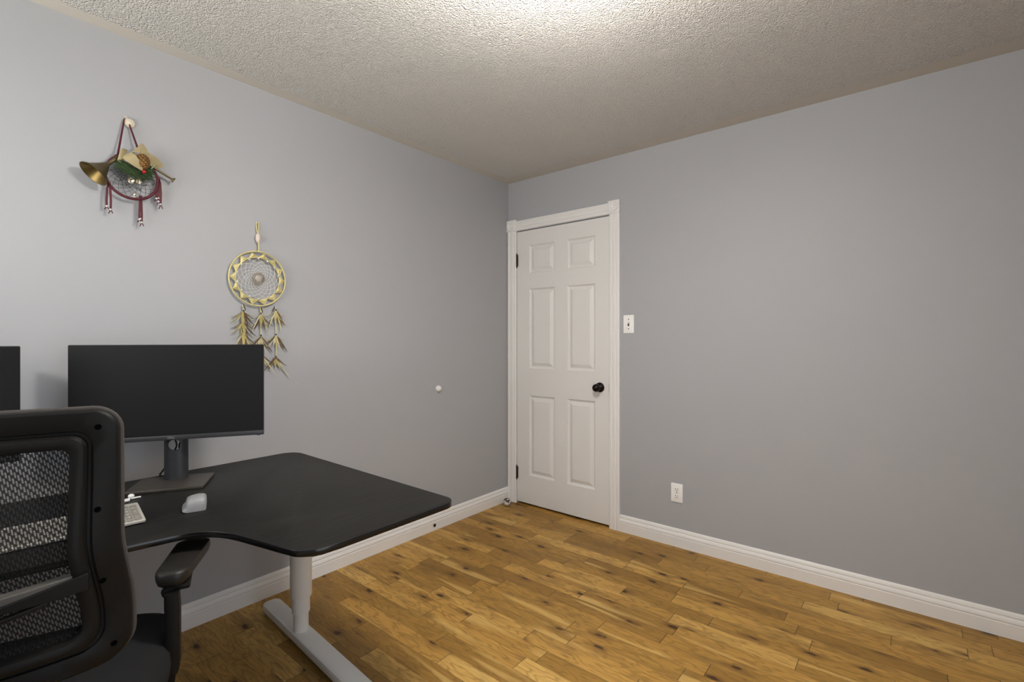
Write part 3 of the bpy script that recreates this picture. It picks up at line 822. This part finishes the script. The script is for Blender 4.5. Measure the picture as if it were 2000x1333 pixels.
# armrests
for sx in (1, -1):
    ar = MB()
    top = rrect(.080, .250, .030, 6)
    # tapered pad, narrower at the back, toed outwards
    pad = [(x * (1.0 + .10 * (y / .125)), y) for x, y in top]
    am = Matrix.Translation((sx * .308, .140, .002)) @ Matrix.Rotation(R(-10) * sx, 4, 'Z')
    Lp = []
    for k_, z in ((.80, .612), (.93, .617), (.99, .626), (1.0, .636), (.97, .645), (.88, .650), (.6, .6505)):
        Lp.append([am @ V(x * k_, y * (1 - (1 - k_) * .4), z - .004 * sstep(.04, .125, y) + (.003 if abs(x) > .03 else 0) * (k_ > .9)) for x, y in pad])
    ar.loft(Lp); pd = ar.build('arm_pad', M['soft'], ch, ang=50)
    st = MB()
    st.box((sx * .303, .085, .605), (.055, .10, .016), .005); st.lathe([(.014, -.006), (.014, .006)], axis_mtx((sx * .303 - .020, .035, .600), (.3, -1, 0)), 14)
    st.build('pad_bracket', M['plastic'], pd)
    po = MB()
    def sec_(cx_, cy_, hx_, hy_, z): return [V(cx_ + a, cy_ + b, z) for a, b in rrect(2 * hx_, 2 * hy_, min(hx_, hy_) * .6, 4)]
    po.loft([sec_(sx * 0.292, .032, .0155, .026, .602), sec_(sx * 0.294, .030, .0165, .028, .56), sec_(sx * 0.294, .026, .0165, .029, .42), sec_(sx * 0.292, .024, .015, .027, .405)])
    pst = po.build('arm_post', M['plastic'], ch, ang=40)
    lo_ = MB()
    lo_.loft([sec_(sx * 0.291, .026, .011, .020, .41), sec_(sx * 0.288, .026, .011, .020, .375), sec_(sx * .27, .026, .012, .021, .352), sec_(sx * .20, .026, .012, .021, .349)])
    lo_.box((sx * .19, .026, .352), (.20, .042, .012), .003)
    lo_.build('arm_bracket', M['plastic'], pst)
# gas lift, star base and casters
mb = MB(); mb.lathe([(.028, .10), (.028, .24)], Matrix.Translation((0, .03, 0)), 20); mb.lathe([(.016, .24), (.016, .33)], Matrix.Translation((0, .03, 0)), 16); mb.build('gas_lift', M['plastic'], ch)
for k_ in range(5):
    a = R(90 + 72 * k_)
    d = V(math.cos(a), math.sin(a), 0); c0 = V(0, .03, 0)
    mb = MB(); mb.tube([c0 + V(0, 0, .105), c0 + d * .10 + V(0, 0, .10), c0 + d * .30 + V(0, 0, .072)], [.028, .022, .015], 10); lg = mb.build('base_leg', M['plastic'], ch)
    mb = MB(); side = V(-d.y, d.x, 0)
    for q in (-.012, .012): mb.lathe([(.026, -.009), (.028, -.006), (.028, .006), (.026, .009)], axis_mtx(c0 + d * .30 + side * q + V(0, 0, .028), side), 20)
    mb.build('caster', M['plastic'], lg)

# ------------------------------------------------------------------ gold dreamcatcher
random.seed(5)
gd = thing('dreamcatcher', 'gold ring dreamcatcher with a pale web and feathers, right of the red one', 'dreamcatcher', (0, -1.868, 1.530))
RX = .016
def pol(r, a, x=RX): return V(x, r * math.cos(a), r * math.sin(a))
mb = MB(); mb.tube([pol(.1285, 2 * PI * i / 72) for i in range(72)], .0037, 10, closed=True); mb.build('hoop', M['gold'], gd)
NP = 14; A0 = R(90)
tr_ = MB()
for i in range(NP):
    a = A0 + 2 * PI * (i + .5) / NP; h_ = PI / NP
    p1, p2, ap = pol(.101, a - h_), pol(.101, a + h_), pol(.1235, a)
    md = (p1 + p2 + ap) / 3 + V(.005, 0, 0)
    bk_ = [q - V(.004, 0, 0) for q in (p1, p2, ap)]
    vs = [tr_.bm.verts.new(q) for q in (p1, p2, ap, md)] + [tr_.bm.verts.new(q) for q in bk_]
    for f in ((0, 1, 3), (1, 2, 3), (2, 0, 3), (4, 5, 1, 0), (5, 6, 2, 1), (6, 4, 0, 2), (6, 5, 4)): tr_.bm.faces.new([vs[q] for q in f])
    tr_.tube([p1, ap, p2], .0018, 6)
    tr_.tube([ap, pol(.128, a)], .0012, 6)
tr_.build('thread_points', M['gold'], gd, ang=20)
mb = MB(); mb.tube([pol(.1005, 2 * PI * i / 56) for i in range(56)], .0032, 8, closed=True); mb.build('inner_hoop', M['gold'], gd)
web = MB()
rk = [.0985 * (.865 ** k_) for k_ in range(15)]
for k_ in range(14):
    pts = []
    for i in range(NP):
        a = A0 + 2 * PI * (i + .5 * (k_ % 2)) / NP
        am_ = a + PI / NP
        pts.append(pol(rk[k_], a, RX + .002)); pts.append(pol(rk[k_ + 1], am_, RX + .002))
    web.tube(pts, .00080, 4, closed=True)
web.build('web', M['silverthread'], gd)
for i in range(NP):
    mb = MB(); mb.sphere(pol(.0955, A0 + 2 * PI * i / NP, RX + .005), .0050, 12, 8); mb.build('bead', M['silver'], gd)
mb = MB(); random.seed(3)
for i in range(26):
    r0, a0 = random.uniform(.019, .030), random.uniform(0, 2 * PI)
    mb.tube([pol(r0 + .003 * math.sin(3 * a + a0), a + a0, RX + .003) for a in [2.2 * k_ / 12 for k_ in range(13)]], .0006, 4)
mb.build('twine_binding', M['twine'], gd)
mb = MB(); mb.sphere(V(RX + .006, 0, 0), .0185, 20, 12, scale=(.45, 1, 1))
for v in mb.bm.verts:
    if v.co.z < 0: v.co.y *= 1 - .35 * min(1, -v.co.z / .0185)
    if v.co.z > .010: v.co.z -= .10 * (.0185 - abs(v.co.y)) ** 1
mb.build('stone', M['stone'], gd)
mb = MB(); mb.tube([V(RX, .003, .130), V(RX, .002, .172)], .0032, 8); mb.tube(smooth_path([V(.010, 0, .215), V(.008, -.004, .24), V(.005, -.004, .262), V(.004, .002, .270), V(.005, .006, .262), V(.008, .005, .24), V(.010, .002, .215)]), .0022, 8); mb.build('hanger', M['gold'], gd)
mb = MB(); mb.sphere(V(.014, 0, .193), .0135, 16, 10, scale=(.8, .85, 1.75)); mb.build('hanger_stone', M['pinkstone'], gd)
def feather(parent, p, d, L, W_, bend, m):
    """a single tapered feather: starts at p, points along d=(y,z), curls by bend"""
    mb = MB(); n = 16
    dy, dz_ = d; l_ = math.hypot(dy, dz_); dy /= l_; dz_ /= l_
    pos = Vector(p); ang_ = math.atan2(dz_, dy)
    Lp = []
    for i in range(n + 1):
        t = i / n
        a = ang_ + bend * t * t
        w_ = W_ * .85 * (math.sin(PI * min(1, .08 + .92 * t) ** .8) ** .8) * (1 - .35 * t) + .0004
        ny, nz = -math.sin(a), math.cos(a)
        th = .0009
        jag = w_ * (1 + .18 * random.uniform(-1, 1))
        Lp.append([pos + V(0, ny * jag, nz * jag), pos + V(th, 0, 0), pos + V(0, -ny * jag, -nz * jag), pos - V(th, 0, 0)])
        pos = pos + V(.004 * math.sin(3 * t), math.cos(a), math.sin(a)) * (L / n) * (1 if i >= 0 else 0)
    mb.loft(Lp); return mb.build('feather', m, parent, smooth=False)
def cluster(parent, y, z, size, spec):
    for (ang_, L, W_, bend, mk) in spec:
        a = R(-90 + ang_)
        feather(parent, (RX + random.uniform(-.005, .006), y + .002 * math.sin(a), z - .004), (math.cos(a), math.sin(a)), L * size, W_ * size, bend, M[mk])
    mb = MB(); mb.sphere(V(RX, y, z), .0042, 10, 8); mb.build('wood_bead', M['wood_bead'], parent)
gz = lambda py: 1.530 - (py - 545) * .00244 - 1.530
def gy(px): return (px - 499) * .00236
SA = [(-4, .085, .0105, .1, 'featherA'), (6, .075, .009, -.1, 'featherA'), (-38, .080, .0035, -.5, 'featherA'), (32, .090, .0050, .5, 'featherB'), (48, .062, .0030, .5, 'featherB'), (-52, .062, .0035, -.5, 'featherB'), (14, .072, .0075, .2, 'featherB')]
SB = [(0, .070, .0100, .0, 'featherA'), (-30, .095, .0035, .25, 'featherC'), (26, .100, .0042, -.35, 'featherA'), (38, .085, .0040, .5, 'featherB'), (-16, .080, .0075, -.2, 'featherB'), (14, .078, .0065, .2, 'featherB')]
SC_ = [(-4, .060, .0095, .0, 'featherA'), (30, .085, .0105, .1, 'featherB'), (-26, .095, .0040, .35, 'featherC'), (34, .100, .0035, .55, 'featherC'), (18, .105, .0040, -.2, 'featherA'), (22, .070, .0095, .2, 'featherB')]
SD = [(-40, .075, .0040, -.6, 'featherB'), (36, .100, .0085, .0, 'featherB'), (4, .065, .0090, .0, 'featherA'), (-12, .055, .0065, -.2, 'featherC'), (16, .085, .0035, .2, 'featherC')]
SE = [(-46, .085, .0060, .2, 'featherB'), (-30, .065, .0095, .1, 'featherB'), (0, .050, .0095, .0, 'featherA'), (44, .070, .0040, .4, 'featherB'), (34, .130, .0040, .05, 'featherC'), (22, .065, .0075, .1, 'featherA')]
strands = [(470, 597, [(608, SA), (628, SA), (648, SB)]), (503, 600, [(612, SB), (655, SD), (690, SE)]), (533, 597, [(604, SC_), (653, SD), (697, SE)])]
WISP = [(-24, .075, .0016, -.9, 'featherC'), (22, .070, .0016, 1.0, 'featherC'), (-48, .055, .0014, -.7, 'featherA'), (55, .055, .0014, .7, 'featherA')]
for sp_ in (SA, SB, SC_, SD, SE): sp_ += WISP if sp_ is not SE else WISP[:2]
for px, py0, cls in strands:
    mb = MB(); mb.tube([V(RX, gy(px), gz(py0)), V(RX, gy(px + 1), gz(cls[0][0])), V(RX, gy(px + 2), gz(cls[-1][0]))], .0019, 6); stn = mb.build('cord', M['gold'], gd)
    mb = MB(); q = 1 if px < 520 else -1
    mb.tube([V(RX, gy(px) + .002 * q, gz(py0 - 1)), V(RX + .002, gy(px) + .007 * q, gz(py0 + 5)), V(RX + .002, gy(px) + .012 * q, gz(py0 + 11))], [.0016, .0030, .0012], 8); mb.build('cord_tip', M['wood_bead'], gd)
    for py, sp in cls: cluster(gd, gy(px + 1.5), gz(py), 1.0, sp)

# ------------------------------------------------------------------ burgundy dreamcatcher with horn
bd = thing('dreamcatcher', 'burgundy ring dreamcatcher with brass horn, cream bow and pine sprig, upper left on the wall', 'dreamcatcher', (0, -2.340, 1.896))
RX2 = .030
def q2(px, py, x=RX2):
    y, z, f = (px - 262) * .00164, -(py - 345) * .00200 + (px - 262) * .0003, x / 2.405
    return V(x, y + (-.543 - y) * f, z + (-.650 - z) * f)   # measured on the wall, moved out by x
def pol2(r, a, x=RX2): return V(x, r * math.cos(a), r * math.sin(a)) + q2(258.5, 347, x) - V(x, 0, 0)
mb = MB(); mb.tube([pol2(.084, 2 * PI * i / 64) for i in range(64)], .0052, 10, closed=True); mb.build('hoop', M['burgundy'], bd)
web = MB(); NP2 = 18; rk2 = [.081 * (.835 ** k_) for k_ in range(10)]
for k_ in range(9):
    pts = []
    for i in range(NP2):
        a = 2 * PI * (i + .5 * (k_ % 2)) / NP2
        pts.append(pol2(rk2[k_], a)); pts.append(pol2(rk2[k_ + 1], a + PI / NP2))
    web.tube(pts, .0008, 4, closed=True)
web.build('web', M['dark_thread'], bd)
for px, py in ((240, 348), (237, 353), (248, 361), (253, 367), (266, 368), (273, 371), (280, 362), (286, 361), (283, 349)):
    mb = MB(); mb.sphere(q2(px, py, RX2 + .004), .0040, 10, 8); mb.build('bead', M['steel'], bd)
# hanging ribbon and medallion
for a_, b_ in (((243, 232), (230, 306)), ((252, 240), (269, 287))):
    mb = MB(); A_, B_ = q2(*a_, .010), q2(*b_, .030); mb.tube([A_, A_.lerp(B_, .5), B_], [.0030, .0034, .0038], 6); mb.build('hanging_ribbon', M['burgundy'], bd)
mb = MB(); md_ = q2(252, 240, .004)
mb.lathe([(.0001, 0), (.015, 0), (.0175, .003), (.0175, .007), (.015, .009), (.013, .0085), (.0115, .0095), (.0001, .0095)], axis_mtx(md_, (1, .1, -.1)), 22)
mb.tube([q2(243, 228, .006), q2(246, 227, .010), q2(249, 231, .008)], .0022, 6)
mb.build('medallion', M['medal'], bd)
mb = MB(); mb.sphere(q2(244, 237, .010), .0045, 10, 8); mb.build('bead', M['berry'], bd)
# horn: bell at lower left, tube rising under the bow
neck_, mouth = q2(231, 309, .040), q2(186, 344, .052)
ax = (mouth - neck_); Lh = ax.length
mm = axis_mtx(neck_, ax)
mb = MB()
po_ = [(.0060, 0), (.0065, Lh * .25), (.0072, Lh * .42), (.013, Lh * .52), (.024, Lh * .70), (.036, Lh * .87), (.050, Lh * 1.0)]
pi_ = [(r - .0015, z + .0012) for r, z in reversed(po_[2:])]
mb.lathe(po_ + [(.0505, Lh * 1.012)] + pi_, mm, 32, True, True)
hb = mb.build('horn_bell', [M['brass'], M['brass_in']], bd, ang=40)
nfaces = len(hb.data.polygons)
for p in hb.data.polygons:
    if p.index >= 32 * 7 and p.index < 32 * 12: p.material_index = 1
mb = MB(); mb.tube([q2(231, 309, .040), q2(262, 312, .036), q2(298, 322, .034), q2(341, 346, .030)], [.0055, .005, .0048, .0045], 10)
mb.lathe([(.0045, 0), (.006, .004), (.0105, .008), (.0115, .011), (.009, .011)], axis_mtx(q2(339, 345, .030), q2(343, 347) - q2(300, 323)), 16); mb.build('horn_tube', M['brass'], bd)
mb = MB(); mb.sphere(q2(229, 308, .042), .0085, 10, 8); mb.build('cord_knot', M['burgundy'], bd)
mb = MB(); mb.tube([q2(306, 311, .040), q2(302, 319, .042), q2(297, 327, .040)], .0018, 6); mb.build('horn_tie', M['white'], bd)
# bow of cream ribbon
def ribbon(pts, ws, x=None):
    mb = MB(); P_ = smooth_path(pts, 6); n = len(P_)
    Lp = []
    for i, p in enumerate(P_):
        t_ = i / (n - 1) * (len(ws) - 1); k_ = min(int(t_), len(ws) - 2); f_ = t_ - k_
        wv = Vector(ws[k_]).lerp(Vector(ws[k_ + 1]), f_)
        Lp.append([p + wv, p + V(.0006, 0, 0), p - wv, p - V(.0006, 0, 0)])
    mb.loft(Lp); return mb.build('bow_ribbon', M['ribbon'], bd)
def s2(a, b): return q2(*b) - q2(*a)
w1 = V(0, .010, .010)
ribbon([q2(247, 303, .050), q2(238, 302, .062), q2(232, 306, .058), q2(240, 313, .046)], [V(.002, .004, .020), V(.004, .002, .022), V(.003, .004, .018), V(.002, .006, .012)])
ribbon([q2(246, 302, .056), q2(256, 309, .068), q2(268, 320, .066), q2(279, 332, .058)], [V(.002, .016, .012), V(.004, .015, .014), V(.003, .012, .008), V(0, .001, .001)])
ribbon([q2(258, 300, .050), q2(263, 291, .062), q2(275, 287, .062), q2(281, 294, .056), q2(284, 304, .048)], [V(.003, .010, .008), V(.004, .010, .014), V(.003, .004, .020), V(.003, .010, .014), V(.002, .014, .004)])
ribbon([q2(282, 302, .048), q2(296, 309, .050), q2(308, 315, .044), q2(316, 324, .034)], [V(.002, .008, .020), V(.003, .006, .021), V(.003, .006, .019), V(.002, .012, .010)])
# pine sprig
random.seed(9)
mb = MB()
for i in range(380):
    t_ = random.random()
    c_ = q2(232 + 58 * t_, 318 + 24 * math.sin(PI * t_ * .9) * .6 + 9 * t_ + random.uniform(-9, 9), .040)
    a = random.uniform(-.5, .5) + (PI if random.random() < .5 else 0) - .45
    d = V(random.uniform(-.2, .6), math.cos(a), math.sin(a) * .9 - .15).normalized()
    L_ = random.uniform(.016, .034)
    mb.tube([c_, c_ + d * L_], [.0017, .0008], 4)
for i in range(70):
    c_ = q2(random.uniform(286, 300), random.uniform(312, 330), .038)
    d = V(random.uniform(-.2, .5), random.uniform(-1, 1), random.uniform(-1, .6)).normalized()
    mb.tube([c_, c_ + d * random.uniform(.010, .020)], [.0016, .0007], 4)
for i in range(60):
    c_ = q2(random.uniform(266, 296), random.uniform(336, 348), .036)
    d = V(random.uniform(-.2, .5), random.uniform(-1, 1), random.uniform(-1, .2)).normalized()
    mb.tube([c_, c_ + d * random.uniform(.012, .022)], [.0016, .0007], 4)
mb.build('pine_sprig', M['needles'], bd)
# pine cone
mb = MB(); cc = q2(279, 314, .052); mb.sphere(cc, .0215, 14, 10, scale=(1, .95, 1.2))
for i in range(70):
    f_ = (i + .5) / 70; th_ = i * 2.39996; zz = 1 - 2 * f_; rr_ = math.sqrt(max(0, 1 - zz * zz))
    d = V(rr_ * math.cos(th_), rr_ * math.sin(th_) * .95, zz * 1.2)
    mb.sphere(cc + d * .0235, .0066, 6, 4, mtx=d.to_track_quat('Z', 'Y').to_matrix().to_4x4(), scale=(1.0, .9, .45))
mb.build('pine_cone', M['cone'], bd)
mb = MB(); mb.sphere(q2(282, 334, .064), .0072, 14, 10); mb.build('berry', M['berry'], bd)
for (px, py), ax_ in (((257, 353), (1, -.5, -.5)), ((270, 353), (1, .5, -.6))):
    mb = MB(); mb.lathe([(.003, -.012), (.006, -.010), (.0075, -.004), (.0105, .003), (.0115, .004), (.0095, .003), (.006, -.003), (.001, -.004)], axis_mtx(q2(px, py, .045), ax_), 18); mb.build('bell', M['goldmetal'], bd)
mb = MB(); mb.sphere(q2(263, 381, .036), .005, 10, 8, scale=(.6, 1, 1.5)); mb.sphere(q2(264, 386, .036), .006, 10, 8, scale=(.6, 1.1, .7)); mb.build('charm', M['goldmetal'], bd)
# tassels
def tassel(px, py, ln, spread, nr):
    mb = MB(); beads = MB()
    for i in range(nr):
        o_ = (i - (nr - 1) / 2) * spread
        mb.loft([[p_ + V(a, b, 0) for a, b in ((-.0008, -.0036), (.0008, -.0036), (.0008, .0036), (-.0008, .0036))] for p_ in (q2(px, py), q2(px + o_ * .7, py + ln * .15), q2(px + o_, py + ln * .55), q2(px + o_ * .9, py + ln * (.72 + .1 * i)))])
    for i in range(nr):
        o_ = (i - (nr - 1) / 2) * spread; ye = py + ln * (.72 + .1 * i)
        beads.sphere(q2(px + o_ * .9, ye, RX2 + .002), .0042, 10, 8)
        for s_ in (-1, 1):
            mb.tube([q2(px + o_ * .9, ye), q2(px + o_ * .9 + s_ * 4, ye + 6 + 2 * i)], [.0022, .0016], 5)
    beads.sphere(q2(px, py + ln * .70, RX2 + .002), .0038, 8, 6)
    ts = mb.build('tassel', M['burgundy'], bd); beads.build('tassel_beads', M['silver'], ts)
    mb = MB(); mb.sphere(q2(px, py), .0060, 10, 8); mb.build('cord_knot', M['burgundy'], bd)
tassel(213.5, 361, 62, 8, 2)
tassel(275, 386, 62, 5, 2)
tassel(312, 346, 58, 5, 3)
